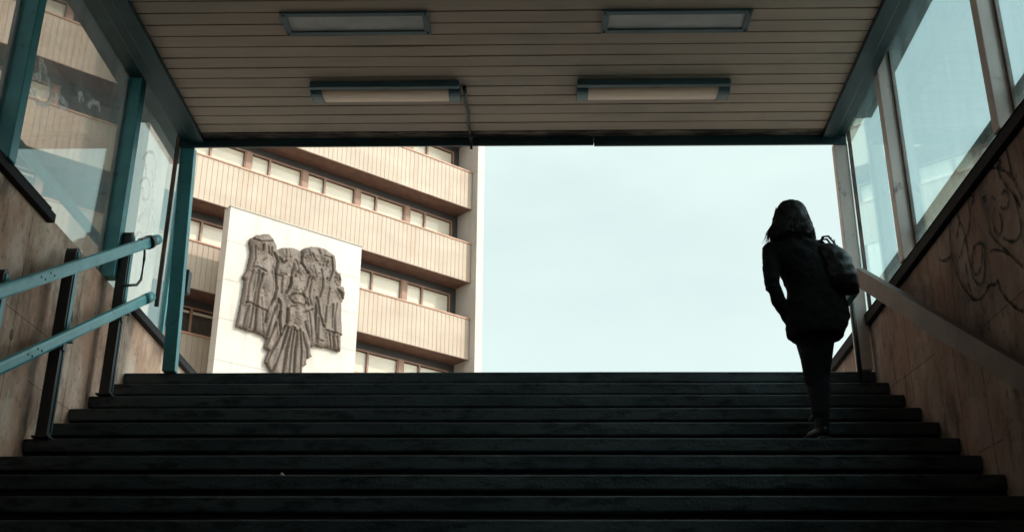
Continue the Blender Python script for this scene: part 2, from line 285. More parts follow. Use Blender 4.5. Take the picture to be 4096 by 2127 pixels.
# metal cap flashings
m = MB(); m.box(-.02, .05, -8.2, -1.78, WT-.055, WT+.008); m.box(-.1, .05, -8.2, -1.86, WT+.008, WT+.022); m.build('cap_flashing', M['cap'], wl, bevel=.004)
m = MB(); m.box(-.02, .05, -.10, WE-Y0, WT-.05, WT+.008); m.box(-.1, .05, -.07, WE-Y0, WT+.008, WT+.02); m.build('cap_flashing', M['cap'], wl, bevel=.004)
m = MB(); m.box(-.045, .0, -8.2, WE-Y0, WTR-.135, WTR-.06); m.box(-.05, .0, -8.2, WE-Y0, WTR-.059, WTR-.052); m.build('cap_flashing', M['cap'], wr, bevel=.004)
# tie-rod holes with rust in the left wall
for (y, z) in ((7.70, 4.42), (6.86, 3.98), (6.2, 3.6)):
    m = MB(); a = [(.002, y-Y0+.022*math.cos(t)*(1+.3*random.random()), z+.04*math.sin(t)) for t in [2*math.pi*k/14 for k in range(14)]]
    m.raw(a + [(-.03, p[1], p[2]) for p in a], [tuple(range(14))]+[(k, (k+1) % 14, 14+(k+1) % 14, 14+k) for k in range(14)]); m.build('tie_hole', M['joint'], wl)
def ribbon(m, pts, w, x, sgn, th=.0015):
    # smooth the polyline, then lay a thin flat ribbon in the plane X = x
    P = [Vector((x, p[0], p[1])) for p in pts]
    for _ in range(2):
        Q = [P[0]]
        for a, b in zip(P[:-1], P[1:]): Q += [a*.75+b*.25, a*.25+b*.75]
        Q.append(P[-1]); P = Q
    vs = []; n = len(P)
    for i, p in enumerate(P):
        d = (P[min(i+1, n-1)]-P[max(i-1, 0)]); d = d.normalized() if d.length > 1e-6 else Vector((0, 1, 0)); k = Vector((0, -d.z, d.y)); ww = w*(.6+.5*math.sin(i*.7+pts[0][0]*9)**2)
        vs += [p+k*ww, p-k*ww, p+k*ww+Vector((sgn*th, 0, 0)), p-k*ww+Vector((sgn*th, 0, 0))]
    fs = []
    for i in range(n-1):
        a = 4*i; b = a+4; fs += [(a+2, a+3, b+3, b+2), (a, b, b+1, a+1), (a, a+2, b+2, b), (a+1, b+1, b+3, a+3)]
    m.raw(vs, fs)
R_OUT=[(15.76, 17.46), (15.94, 17.62), (16.27, 17.77), (16.42, 17.81), (16.58, 17.7), (16.74, 17.46), (16.74, 17.3), (16.92, 17.43), (17.31, 17.56), (17.53, 17.55), (17.65, 17.49), (17.75, 17.65), (18.02, 17.8), (18.33, 17.88), (18.61, 17.87), (18.86, 17.78), (19.02, 17.74), (19.08, 17.47), (19.12, 17.15), (19.28, 17.15), (19.32, 16.87), (19.34, 16.68), (19.46, 16.67), (19.5, 16.44), (19.47, 16.17), (19.4, 16.07), (19.44, 15.56), (19.53, 14.9), (19.47, 14.87), (19.51, 14.35), (19.47, 14.3), (19.12, 14.33), (18.89, 14.34), (18.76, 14.29), (18.48, 14.33), (18.42, 14.26), (18.33, 14.15), (18.41, 13.9), (18.22, 13.76), (18.23, 13.58), (18.09, 13.43), (18.13, 13.04), (17.98, 12.45), (17.18, 12.34), (16.97, 13.04), (16.7, 13.38), (16.83, 13.76), (16.63, 13.84), (16.71, 14.13), (16.55, 14.22), (16.23, 14.27), (15.9, 14.27), (15.57, 14.31), (15.61, 14.64), (15.67, 15.3), (15.7, 15.75), (15.72, 15.97), (15.61, 16.02), (15.75, 16.3), (15.83, 16.99), (15.73, 17.34)]
R_STR=[([(15.92, 16.35), (15.84, 15.83), (15.83, 15.17)], 1), ([(15.9, 15.11), (15.82, 14.69), (15.79, 14.32)], 1), ([(16.12, 16.4), (16.11, 15.74), (16.08, 15.2), (16.0, 14.33)], 1.3), ([(16.24, 16.27), (16.18, 15.75), (16.18, 15.18), (16.21, 14.28)], 1.4), ([(16.33, 15.46), (16.41, 14.99), (16.51, 14.29)], 0.9), ([(15.81, 15.17), (16.04, 15.19), (16.36, 15.08), (16.58, 15.08)], 1.2), ([(15.87, 16.4), (16.09, 16.49), (16.38, 16.4)], 1.2), ([(15.92, 17.19), (15.98, 16.78), (15.9, 16.47)], 1), ([(16.64, 17.14), (16.79, 16.9), (16.71, 16.56), (16.75, 16.32)], 1.8), ([(15.87, 17.45), (16.09, 17.39), (16.34, 17.48), (16.59, 17.59)], 1.3), ([(16.18, 17.3), (16.2, 17.12)], 1.5), ([(16.38, 17.32), (16.47, 17.05)], 1), ([(16.53, 17.32), (16.54, 17.02)], 1), ([(16.36, 16.89), (16.24, 16.77)], 0.8), ([(16.73, 16.4), (16.83, 15.92), (16.79, 15.58), (16.59, 15.12), (16.55, 14.66)], 1.6), ([(16.82, 17.02), (16.99, 16.87), (17.09, 16.96)], 1.2), ([(17.01, 16.39), (17.03, 15.81)], 1), ([(16.78, 16.37), (16.97, 16.39), (17.14, 16.51)], 1), ([(17.34, 16.44), (17.35, 16.23), (17.2, 15.85)], 1.7), ([(17.42, 17.1), (17.35, 16.65), (17.31, 16.05)], 1.1), ([(17.16, 17.41), (17.22, 17.13)], 0.9), ([(17.01, 17.37), (17.05, 16.95)], 0.8), ([(17.48, 17.12), (17.56, 16.79), (17.49, 16.56)], 0.9), ([(16.88, 15.94), (16.72, 15.32), (16.64, 14.89)], 0.7), ([(16.94, 15.56), (17.04, 15.44), (17.05, 14.86), (17.15, 14.36)], 2), ([(17.31, 15.3), (17.33, 14.81)], 1.8), ([(17.8, 16.01), (17.89, 15.82), (18.08, 15.63)], 1.6), ([(17.93, 15.32), (18.27, 15.53)], 1), ([(17.54, 14.77), (17.73, 14.59)], 1), ([(17.3, 15.71), (17.46, 15.88), (17.81, 15.92), (18.05, 15.81), (17.89, 15.56), (17.49, 15.55), (17.3, 15.71)], 1.2), ([(17.37, 15.39), (17.67, 15.49), (17.89, 15.5)], 1), ([(16.97, 15.5), (16.78, 14.96), (16.64, 14.24)], 1.4), ([(17.06, 15.15), (16.9, 14.58), (16.67, 13.89)], 1.5), ([(17.3, 14.72), (17.05, 14.13), (16.76, 13.39)], 1.6), ([(17.39, 14.66), (17.24, 13.97), (16.98, 13.08)], 1.5), ([(17.52, 14.69), (17.4, 13.93), (17.3, 12.4)], 1.5), ([(17.63, 14.71), (17.57, 13.96), (17.55, 12.45)], 1.3), ([(17.75, 14.62), (17.72, 13.92), (17.76, 12.49)], 1.2), ([(17.83, 14.68), (17.96, 13.97), (18.0, 12.77)], 1.6), ([(17.95, 14.62), (18.15, 14.09), (18.22, 13.62)], 1.2), ([(18.0, 15.01), (18.23, 14.44), (18.37, 13.98)], 1), ([(18.12, 15.41), (18.25, 14.86), (18.35, 14.22)], 1.2), ([(17.67, 17.06), (17.81, 16.95), (17.97, 16.76)], 1.8), ([(17.67, 17.47), (17.68, 17.06)], 1.6), ([(18.04, 17.49), (18.22, 17.3)], 1.5), ([(17.89, 17.62), (17.96, 17.38)], 1), ([(18.3, 17.76), (18.36, 17.58)], 1.2), ([(18.14, 17.08), (18.19, 16.79)], 1), ([(18.02, 16.66), (17.96, 16.3), (17.85, 16.02)], 1.3), ([(18.35, 15.97), (18.38, 15.31), (18.52, 14.42)], 1.6), ([(18.4, 15.99), (18.56, 15.39), (18.75, 15.02)], 1.5), ([(18.78, 15.78), (18.77, 15.19)], 1.2), ([(19.02, 15.89), (19.08, 15.05)], 1.1), ([(18.84, 14.91), (19.14, 14.9), (19.47, 14.89)], 1.2), ([(18.94, 14.87), (19.05, 14.37)], 1.2), ([(19.1, 14.87), (19.2, 14.37)], 1.1), ([(19.26, 14.84), (19.36, 14.32)], 1.1), ([(19.2, 15.97), (19.12, 15.48), (19.18, 14.86)], 1), ([(18.84, 17.62), (18.93, 17.16), (18.76, 16.68), (18.68, 16.75)], 1.6), ([(19.16, 16.48), (19.32, 16.31), (19.45, 16.17)], 1.5), ([(18.45, 17.03), (18.54, 16.36), (18.48, 16.01)], 1.1), ([(18.5, 17.53), (18.82, 17.57)], 1.1), ([(18.65, 17.39), (18.63, 17.08)], 1), ([(19.03, 17.06), (19.21, 16.84)], 1.2), ([(18.49, 15.42), (18.54, 14.51), (18.74, 14.51)], 1.1), ([(18.11, 16.64), (18.08, 15.99), (18.19, 15.68)], 1), ([(18.82, 16.44), (18.82, 15.84)], 1)]
R_HEAD=[(16.18, 17.35, 0.32), (17.07, 17.22, 0.35), (17.58, 16.8, 0.22), (17.95, 17.46, 0.34), (18.55, 17.54, 0.36), (17.61, 16.13, 0.31), (17.65, 15.71, 0.33), (16.93, 16.62, 0.26), (18.18, 16.87, 0.27), (17.7, 15.18, 0.39), (16.34, 16.13, 0.47), (18.62, 16.64, 0.45), (19.16, 16.92, 0.2), (19.34, 16.4, 0.18)]
GRAF=[[(6.27, 4.76), (6.2, 4.77), (6.11, 4.73), (5.99, 4.66), (5.91, 4.58), (5.87, 4.52)], [(6.05, 4.7), (6.04, 4.73), (6.01, 4.73), (5.99, 4.7), (6.02, 4.7), (6.05, 4.7), (6.04, 4.64), (5.98, 4.55), (5.89, 4.43), (5.85, 4.35)], [(6.54, 4.66), (6.54, 4.71), (6.5, 4.75), (6.45, 4.72), (6.45, 4.69), (6.5, 4.68)], [(6.32, 4.61), (6.3, 4.64), (6.28, 4.62), (6.3, 4.59)], [(6.2, 4.57), (6.17, 4.57), (6.15, 4.54)], [(6.05, 4.52), (6.03, 4.54), (5.97, 4.51), (5.97, 4.46), (6.0, 4.42), (6.07, 4.44), (6.09, 4.47)], [(6.85, 4.73), (6.9, 4.68), (6.93, 4.56), (6.91, 4.43), (6.85, 4.29), (6.75, 4.18), (6.68, 4.13)], [(6.74, 4.73), (6.71, 4.67), (6.77, 4.64), (6.81, 4.59)], [(6.54, 4.66), (6.59, 4.55), (6.69, 4.53), (6.75, 4.49), (6.82, 4.46)], [(6.71, 4.66), (6.67, 4.58), (6.67, 4.42), (6.66, 4.32), (6.65, 4.25), (6.59, 4.18), (6.5, 4.17), (6.45, 4.25), (6.4, 4.36), (6.45, 4.4), (6.53, 4.43), (6.59, 4.41), (6.64, 4.32), (6.61, 4.25), (6.53, 4.25), (6.46, 4.32), (6.43, 4.39)], [(6.3, 4.43), (6.3, 4.39), (6.21, 4.29), (6.1, 4.18), (6.02, 4.1), (5.95, 4.03)], [(6.34, 4.29), (6.3, 4.29), (6.19, 4.24), (6.1, 4.17)], [(6.17, 4.5), (6.23, 4.46), (6.23, 4.39), (6.2, 4.33), (6.13, 4.33), (6.11, 4.4), (6.12, 4.45)], [(6.13, 4.29), (6.04, 4.22), (5.94, 4.19), (5.88, 4.23), (5.87, 4.3), (5.89, 4.43)], [(6.74, 4.15), (6.6, 4.09), (6.51, 4.1), (6.43, 4.13), (6.35, 4.08), (6.3, 4.1)], [(6.3, 4.09), (6.29, 4.02), (6.22, 3.94), (6.12, 3.85), (6.05, 3.81)], [(6.73, 4.39), (6.74, 4.27), (6.72, 4.19)], [(7.15, 4.6), (7.09, 4.55), (6.95, 4.53)], [(5.91, 4.8), (5.89, 4.71), (5.88, 4.59), (5.85, 4.47), (5.8, 4.37)]]
GLASS_A=[[(6.46, 5.64), (6.47, 5.71), (6.56, 5.68), (6.6, 5.74), (6.68, 5.71), (6.61, 5.84), (6.65, 5.87), (6.73, 5.82), (6.85, 5.75), (6.87, 5.7), (6.81, 5.62), (6.7, 5.56), (6.52, 5.56), (6.46, 5.49), (6.49, 5.41), (6.51, 5.42)], [(6.56, 5.68), (6.55, 5.59), (6.66, 5.6)], [(6.89, 5.67), (6.93, 5.78), (7.03, 5.8), (7.18, 5.8), (6.97, 5.71)], [(7.3, 5.94), (7.28, 6.03), (7.37, 5.98)], [(7.47, 6.0), (7.5, 6.06), (7.62, 6.13), (7.67, 6.08)]]
GLASS_B=[[(8.68, 6.21), (8.78, 6.34), (8.92, 6.4), (9.06, 6.29), (8.99, 6.1)], [(8.7, 5.99), (8.81, 6.12), (8.96, 6.09), (8.94, 5.93), (8.79, 5.89), (8.77, 5.99)], [(8.93, 6.23), (9.05, 6.09), (9.04, 5.89), (9.19, 5.85)], [(8.78, 5.66), (8.85, 5.8), (9.01, 5.84), (9.06, 5.68), (8.9, 5.57)], [(8.74, 5.5), (8.85, 5.62), (9.06, 5.64), (9.08, 5.46)], [(8.72, 6.23), (8.81, 6.12)], [(9.05, 6.02), (9.01, 5.77), (9.19, 5.7)]]
m = MB()
for i, s in enumerate(GRAF): ribbon(m, [(p[0]-Y0, p[1]) for p in s], .0065, -.0006*(1+i % 7)-.0055, -1, .0004)
gf = m.build('graffiti', M['ink'], wr)
m = MB()
for i, s in enumerate(GRAF): ribbon(m, [(p[0]-Y0, p[1]) for p in s], .015, -.0006*(1+i % 7)-.001, -1, .0004)
m.build('spray_mist', M['ink2'], gf)

# ------------------------------------------------------------------ canopy over the stairs
can = empty('stair_canopy', (0, 8.82, LAND)); tag(can, 'glazed steel canopy with slatted ceiling covering the stairs', 'canopy')
CZ = LAND
def cz(z): return z-CZ
def cy(y): return y-8.82
CE = 6.467; CL, CR = -2.869, 2.452; YB = .6
# slats: one mesh, each slat with a shadow gap; two slats sag a little
m = MB(); y = 8.80; k = 0; sl_w = .1445
m2 = MB(); m2.box(CL, CR, cy(YB), cy(8.80), cz(CE+.020), cz(CE+.03)); m2.build('slat_backing', M['gap'], can)
edges = [8.697]
while edges[-1] > YB+.2: edges.append(edges[-1]-sl_w)
for a, b in zip(edges[1:], edges[:-1]):
    seg = 22; xs = [CL+(CR-CL)*i/seg for i in range(seg+1)]; vs = []; sag = {2: (-.30, .010), 8: (-1.05, .009), 7: (-.75, .007), 11: (.3, .005)}.get(k, None)
    g0 = .0078
    for x in xs:
        d = 0
        if sag: d = sag[1]*math.exp(-((x-sag[0])/.35)**2)
        j = .0012*math.sin(x*2.1+k*1.7)
        vs += [(x, cy(a+g0)+d*.8, cz(CE)+j), (x, cy(b-g0), cz(CE)+j-d*.5), (x, cy(b-g0), cz(CE+.014)+j), (x, cy(a+g0)+d*.8, cz(CE+.014)+j)]
    fs = []
    for i in range(seg):
        p = 4*i; q = p+4; fs += [(p, p+1, q+1, q), (p+1, p+2, q+2, q+1), (p+3, p, q, q+3), (p+2, p+3, q+3, q+2)]
    m.raw(vs, fs); k += 1
m.build('ceiling', M['slat'], can)
m = MB(); m.box(CL, CR, cy(8.706), cy(8.80), cz(CE-.002), cz(CE+.012)); m.build('stained_edge_board', M['rot'], can)
m = MB(); m.box(-3.5, 2.95, cy(YB-.2), cy(8.95), cz(6.72), cz(6.90)); m.build('roof_slab', M['tunnel'], can)
# front beam
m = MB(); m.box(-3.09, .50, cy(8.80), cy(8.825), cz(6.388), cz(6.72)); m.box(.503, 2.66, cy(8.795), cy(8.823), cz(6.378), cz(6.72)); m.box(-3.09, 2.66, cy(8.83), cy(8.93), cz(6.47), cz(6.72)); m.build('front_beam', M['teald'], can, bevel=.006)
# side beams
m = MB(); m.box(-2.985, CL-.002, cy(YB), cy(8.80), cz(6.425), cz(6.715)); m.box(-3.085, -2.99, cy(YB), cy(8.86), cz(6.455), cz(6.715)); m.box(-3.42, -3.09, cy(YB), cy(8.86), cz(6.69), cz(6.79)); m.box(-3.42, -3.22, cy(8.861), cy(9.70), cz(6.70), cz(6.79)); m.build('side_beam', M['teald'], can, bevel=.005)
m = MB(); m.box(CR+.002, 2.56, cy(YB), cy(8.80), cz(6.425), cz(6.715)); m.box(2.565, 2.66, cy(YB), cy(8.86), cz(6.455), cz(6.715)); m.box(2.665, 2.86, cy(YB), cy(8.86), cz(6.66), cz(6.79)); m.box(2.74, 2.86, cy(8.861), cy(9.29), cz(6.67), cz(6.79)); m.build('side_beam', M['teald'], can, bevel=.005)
m = MB(); m.box(-3.4, 2.85, cy(YB-.2), cy(YB), cz(4.36), cz(6.72)); m.build('back_wall', M['tunnel'], can)
# posts: portal pair then intermediate posts
def post(x0, x1, y0, y1, z0, z1, mat, dx=0, lab=None):
    m = MB(); m.raw([(x0+dx, cy(y0), cz(z0)), (x1+dx*.8, cy(y0), cz(z0)), (x1+dx*.8, cy(y1), cz(z0)), (x0+dx, cy(y1), cz(z0)), (x0, cy(y0), cz(z1)), (x1, cy(y0), cz(z1)), (x1, cy(y1), cz(z1)), (x0, cy(y1), cz(z1))], [(0,3,2,1),(4,5,6,7),(0,1,5,4),(1,2,6,5),(2,3,7,6),(3,0,4,7)])
    return m.build('post', mat, can, bevel=.006)
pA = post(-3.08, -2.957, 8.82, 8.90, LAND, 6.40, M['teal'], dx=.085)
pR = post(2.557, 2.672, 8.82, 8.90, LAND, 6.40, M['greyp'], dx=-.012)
yL = [8.16, 6.25, 4.35, 2.45]; yR = [7.80, 5.90, 4.00, 2.10]
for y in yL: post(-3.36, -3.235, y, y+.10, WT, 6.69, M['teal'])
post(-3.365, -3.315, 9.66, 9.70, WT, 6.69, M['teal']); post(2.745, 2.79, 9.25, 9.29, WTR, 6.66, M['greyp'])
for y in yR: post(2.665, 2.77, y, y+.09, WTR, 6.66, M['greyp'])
# glazing beads (thin rusty strips beside the posts)
for i, y in enumerate(yL):
    m = MB(); m.box(-3.375, -3.352, cy(y-.026), cy(y-.003), cz(WT), cz(6.66)); m.box(-3.375, -3.352, cy(y+.103), cy(y+.125), cz(WT), cz(6.66)); m.build('glazing_bead', M['rust'], can)
for y in yR:
    m = MB(); m.box(2.762, 2.788, cy(y-.028), cy(y-.003), cz(WTR), cz(6.64)); m.box(2.762, 2.788, cy(y+.093), cy(y+.11), cz(WTR), cz(6.64)); m.build('glazing_bead', M['rust'], can)
m = MB(); m.box(2.675, 2.70, cy(8.79), cy(8.815), cz(WTR), cz(6.6)); m.build('glazing_bead', M['rust'], can)
m = MB(); m.box(-3.115, -3.085, cy(8.79), cy(8.815), cz(WT), cz(6.6)); m.build('glazing_bead', M['rust'], can)
# panes
def pane(side, ya, yb, z0, z1):
    x = -3.345 if side < 0 else 2.768; m = MB(); m.box(x-.004, x+.004, cy(ya), cy(yb), cz(z0), cz(z1)); return m.build('glass_pane', M['glassL' if side < 0 else 'glassR'], can)
panesL = [pane(-1, 8.262, 9.66, WT+.01, 6.69)] + [pane(-1, yL[i+1]+.102, yL[i]-.002, WT+.01, 6.69) for i in range(3)] + [pane(-1, .62, yL[3]-.002, WT+.01, 6.69)]
panesR = [pane(1, yR[0]+.092, 9.25, WTR+.01, 6.66)] + [pane(1, yR[i+1]+.092, yR[i]-.002, WTR+.01, 6.66) for i in range(3)] + [pane(1, .62, yR[3]-.002, WTR+.01, 6.66)]
# outer rails behind the glass
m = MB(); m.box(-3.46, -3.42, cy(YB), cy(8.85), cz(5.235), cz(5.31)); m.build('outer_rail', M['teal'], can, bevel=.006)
m = MB(); m.box(2.80, 2.84, cy(YB), cy(8.85), cz(5.075), cz(5.16)); m.build('outer_rail', M['rust'], can, bevel=.006)
# white scribbles on the left panes
for gi, (G_, w_) in enumerate(((GLASS_B, .014), (GLASS_A, .022))):
    for i, s in enumerate(G_):
        m = MB(); ribbon(m, [(cy(p[0]), cz(p[1])) for p in s], w_, -3.339+.0004*i, 1, .001); m.build('scribble', M['chalk'], panesL[gi])
# latch box on the portal post
m = MB(); m.box(-2.985, -2.955, cy(8.905), cy(8.98), cz(4.5), cz(5.33)); m.build('strike_plate', M['teal'], can, bevel=.004)
m = MB(); m.box(-2.955, -2.905, cy(8.93), cy(9.02), cz(5.09), cz(5.30)); m.build('lock_box', M['rub'], can, bevel=.012)

# ------------------------------------------------------------------ ceiling lights
def flush_light(x0, x1, y0, y1, label):
    t = empty('flush_ceiling_light', ((x0+x1)/2, (y0+y1)/2, CE)); tag(t, label, 'ceiling light', 'flush panel lights in the slatted ceiling')
    a, b = (x1-x0)/2, (y1-y0)/2; m = MB(); f = .045
    m.box(-a, a, -b, -b+f, -.018, 0); m.box(-a, a, b-f, b, -.018, 0); m.box(-a, -a+f, -b+f, b-f, -.018, 0); m.box(a-f, a, -b+f, b-f, -.018, 0); m.build('frame', M['fix'], t, bevel=.003)
    m = MB(); m.box(-a+f, a-f, -b+f, b-f, -.006, 0); m.build('diffuser', M['panel'], t)
    for sx, sy in ((-1,-1),(1,-1),(-1,1),(1,1)):
        m = MB(); m.tube([(sx*(a-.022), sy*(b-.022), -.018), (sx*(a-.022), sy*(b-.022), -.022)], .008, 8); m.build('screw', M['gap'], t)
flush_light(-1.84, -.768, 6.952, 7.232, 'flat grey flush panel light on the left of the ceiling, nearer pair')
flush_light(.486, 1.56, 6.960, 7.235, 'flat grey flush panel light on the right of the ceiling, nearer pair')
def tube_light(x0, x1, yb, label):
    t = empty('surface_ceiling_light', ((x0+x1)/2, yb, CE)); tag(t, label, 'ceiling light', 'box tube lights near the front edge of the ceiling')
    a = (x1-x0)/2; m = MB()
    # body faces the street side: dark back flange towards the camera, rounded pale diffuser beyond
    m.box(-a, a, -.14, -.085, -.055, 0); m.box(-a, a, -.085, .14, -.02, 0); m.build('housing', M['fix'], t, bevel=.01)
    for s in (-1, 1):
        m = MB(); x = s*(a-.045); pr = [(-.084, -.021), (-.084, -.05)] + [(-.084+.228*(1-math.cos(u))/2, -.05-.036*math.sin(u)+.028*(1-math.cos(u))/2) for u in [i*math.pi/8 for i in range(1, 9)]]
        n = len(pr); vs = [(x-.045, p[0], p[1]) for p in pr]+[(x+.045, p[0], p[1]) for p in pr]
        m.raw(vs, [tuple(range(n)), tuple(range(2*n-1, n-1, -1))]+[(i, (i+1) % n, n+(i+1) % n, n+i) for i in range(n)]); m.build('end_cap', M['fix'], t, bevel=.004)
    m = MB(); pr = [(-.084, -.021), (-.084, -.047)] + [(-.084+.222*(1-math.cos(u))/2, -.047-.033*math.sin(u)+.026*(1-math.cos(u))/2) for u in [i*math.pi/10 for i in range(1, 11)]]; n = len(pr)
    vs = [(-a+.09, p[0], p[1]) for p in pr]+[(a-.09, p[0], p[1]) for p in pr]
    m.raw(vs, [tuple(range(n)), tuple(range(2*n-1, n-1, -1))]+[(i, (i+1) % n, n+(i+1) % n, n+i) for i in range(n)]); m.build('diffuser', M['diff'], t, smooth=False)
tube_light(-1.79, -.60, 8.02, 'box tube light with dark frame beside the hanging cable')
tube_light(.33, 1.54, 8.015, 'box tube light with dark frame on the right, away from the cable')
m = MB(); m.tube([(-.566, 7.97, 6.452), (-.56, 8.05, 6.445), (-.572, 8.2, 6.452), (-.556, 8.36, 6.447), (-.566, 8.55, 6.452), (-.556, 8.72, 6.44), (-.553, 8.785, 6.42), (-.552, 8.79, 6.375), (-.551, 8.80, 6.35)], [.017]+[.012]*8, 10)
m.tube([(-.556, 8.70, 6.44), (-.553, 8.77, 6.43)], .019, 10)
tag(m.build('cable', M['rub'], None, smooth=True), 'thin black cable running from the light over the front beam', 'cable')

# ------------------------------------------------------------------ left handrail (double, square section)
hl = empty('double_handrail', (-3.2, 7.75, 3.6)); tag(hl, 'teal double-bar handrail with black posts in front of the warm wall', 'handrail')
O = Vector((-3.2, 7.75, 3.6))
def L3(x, y, z): return Vector((x, y, z))-O
def rail_z(y, which): return (4.0+(y-6.18)*.586 if which else 3.595+(y-6.35)*.585)
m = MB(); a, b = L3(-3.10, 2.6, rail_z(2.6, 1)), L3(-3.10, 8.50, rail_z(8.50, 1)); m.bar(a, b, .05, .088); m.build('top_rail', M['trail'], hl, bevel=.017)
m = MB(); c = L3(-3.10, 8.44, rail_z(8.44, 1)); m.tube([c, L3(-3.10, 8.62, rail_z(8.62, 1)), L3(-3.10, 8.635, rail_z(8.635, 1))], [.043, .043, .030], 18); m.build('rail_end_knob', M['trail'], hl, smooth=True)
m = MB(); m.tube([L3(-3.10, 8.42, rail_z(8.42, 1)), L3(-3.10, 8.47, rail_z(8.47, 1))], .056, 18); m.bar(L3(-3.10, 8.24, rail_z(8.24,1)+.05), L3(-3.10, 8.44, rail_z(8.44,1)+.05), .04, .012); m.build('clamp', M['rub'], hl)
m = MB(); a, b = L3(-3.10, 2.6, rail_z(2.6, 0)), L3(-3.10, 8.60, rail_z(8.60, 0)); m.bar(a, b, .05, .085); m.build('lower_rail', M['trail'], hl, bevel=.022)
m = MB(); m.tube([L3(-3.10, 8.50, rail_z(8.50, 0)), L3(-3.10, 8.64, rail_z(8.64, 0)), L3(-3.10, 8.66, rail_z(8.66, 0))], [.043, .043, .028], 18); m.build('rail_end_knob', M['trail'], hl, smooth=True)
m = MB(); pts = [(-3.10, 8.36, rail_z(8.36,1)-.03), (-3.10, 8.385, rail_z(8.36,1)-.12), (-3.10, 8.38, rail_z(8.36,1)-.30), (-3.11, 8.33, rail_z(8.36,1)-.365), (-3.15, 8.16, rail_z(8.36,1)-.44)]
m.tube([L3(*p) for p in pts], .011, 10); m.build('hook_rod', M['rub'], hl, smooth=True)
for (sy, sz) in [(y, rail_z(y, w)+dz) for w in (0, 1) for y, dz in ((6.62, .015), (6.68, -.012), (6.74, .02), (6.80, -.008))]:
    m = MB(); m.tube([L3(-3.076, sy, sz), L3(-3.071, sy, sz)], .007, 8); m.build('rivet', M['rub'], hl)
for n in (2, 5, 8, 11, 14):
    py = Y0-n*TR; pz = LAND-n*RI; zt = rail_z(py, 1)+.12
    m = MB()
    pr = [(py-.02, pz)]+[(py+.015+.035*math.cos(u), zt-.06+.06*math.sin(u)) for u in [math.pi-i*math.pi/8 for i in range(9)]][::1]+[(py+.05, pz)]
    vs = [(-.035, p[0]-O.y, p[1]-O.z) for p in pr]+[(.04, p[0]-O.y, p[1]-O.z) for p in pr]; k = len(pr)
    m.raw(vs, [tuple(range(k)), tuple(range(2*k-1, k-1, -1))]+[(i, (i+1) % k, k+(i+1) % k, k+i) for i in range(k)])
    p = m.build('post', M['rub'], hl, bevel=.004)
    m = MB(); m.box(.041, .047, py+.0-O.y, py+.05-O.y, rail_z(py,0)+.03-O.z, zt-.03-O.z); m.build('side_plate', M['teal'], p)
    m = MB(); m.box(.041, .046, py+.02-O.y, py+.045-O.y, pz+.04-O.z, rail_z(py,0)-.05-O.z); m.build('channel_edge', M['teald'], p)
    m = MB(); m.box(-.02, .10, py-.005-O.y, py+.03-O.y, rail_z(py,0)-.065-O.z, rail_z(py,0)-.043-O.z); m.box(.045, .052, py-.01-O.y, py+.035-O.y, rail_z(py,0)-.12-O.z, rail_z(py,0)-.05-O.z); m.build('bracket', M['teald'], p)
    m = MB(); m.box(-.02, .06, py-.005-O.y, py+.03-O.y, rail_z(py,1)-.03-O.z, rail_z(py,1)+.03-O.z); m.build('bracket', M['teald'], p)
    m = MB(); m.box(-.055, .06, py-.04-O.y, py+.07-O.y, pz-O.z, pz+.012-O.z); m.build('foot_plate', M['rub'], p, bevel=.003)

# ------------------------------------------------------------------ right handrail (wide single channel)
hr = empty('channel_handrail', (2.45, 8.3, 4.2)); tag(hr, 'wide brown flat-band handrail on thin black post beside graffiti wall', 'handrail')
O = Vector((2.45, 8.3, 4.2))
def rz(y): return 4.931+(y-8.27)*.6255
m = MB(); a = Vector((2.455, 2.4, rz(2.4)-.01))-O; b = Vector((2.455, 8.27, rz(8.27)))-O
m.bar(a, b, .012, .138); m.bar(a+Vector((.03,0,.068)), b+Vector((.03,0,.068)), .055, .010); m.bar(a+Vector((.03,0,-.068)), b+Vector((.03,0,-.068)), .055, .010); m.bar(a+Vector((.056,0,.03)), b+Vector((.056,0,.03)), .006, .05)
m.build('band_rail', M['railr'], hr, bevel=.002)
e0 = Vector((2.455, 8.27, rz(8.27)))-O
m = MB(); m.bar(e0+Vector((.0,.003,0)), e0+Vector((-.012,.10,-.045)), .05, .118); m.bar(e0+Vector((.0,.10,-.07)), e0+Vector((-.08,.30,-.16)), .06, .055); m.build('rail_return', M['teal'], hr, bevel=.004)
for n in (1, 13):
    y = Y0-n*TR+.06; z = LAND-n*RI; m = MB(); m.tube([Vector((2.49, y, z))-O, Vector((2.49, y, min(rz(min(y,8.27)), rz(8.27))-.05))-O], .019, 12); m.build('post', M['rub'], hr, smooth=True)

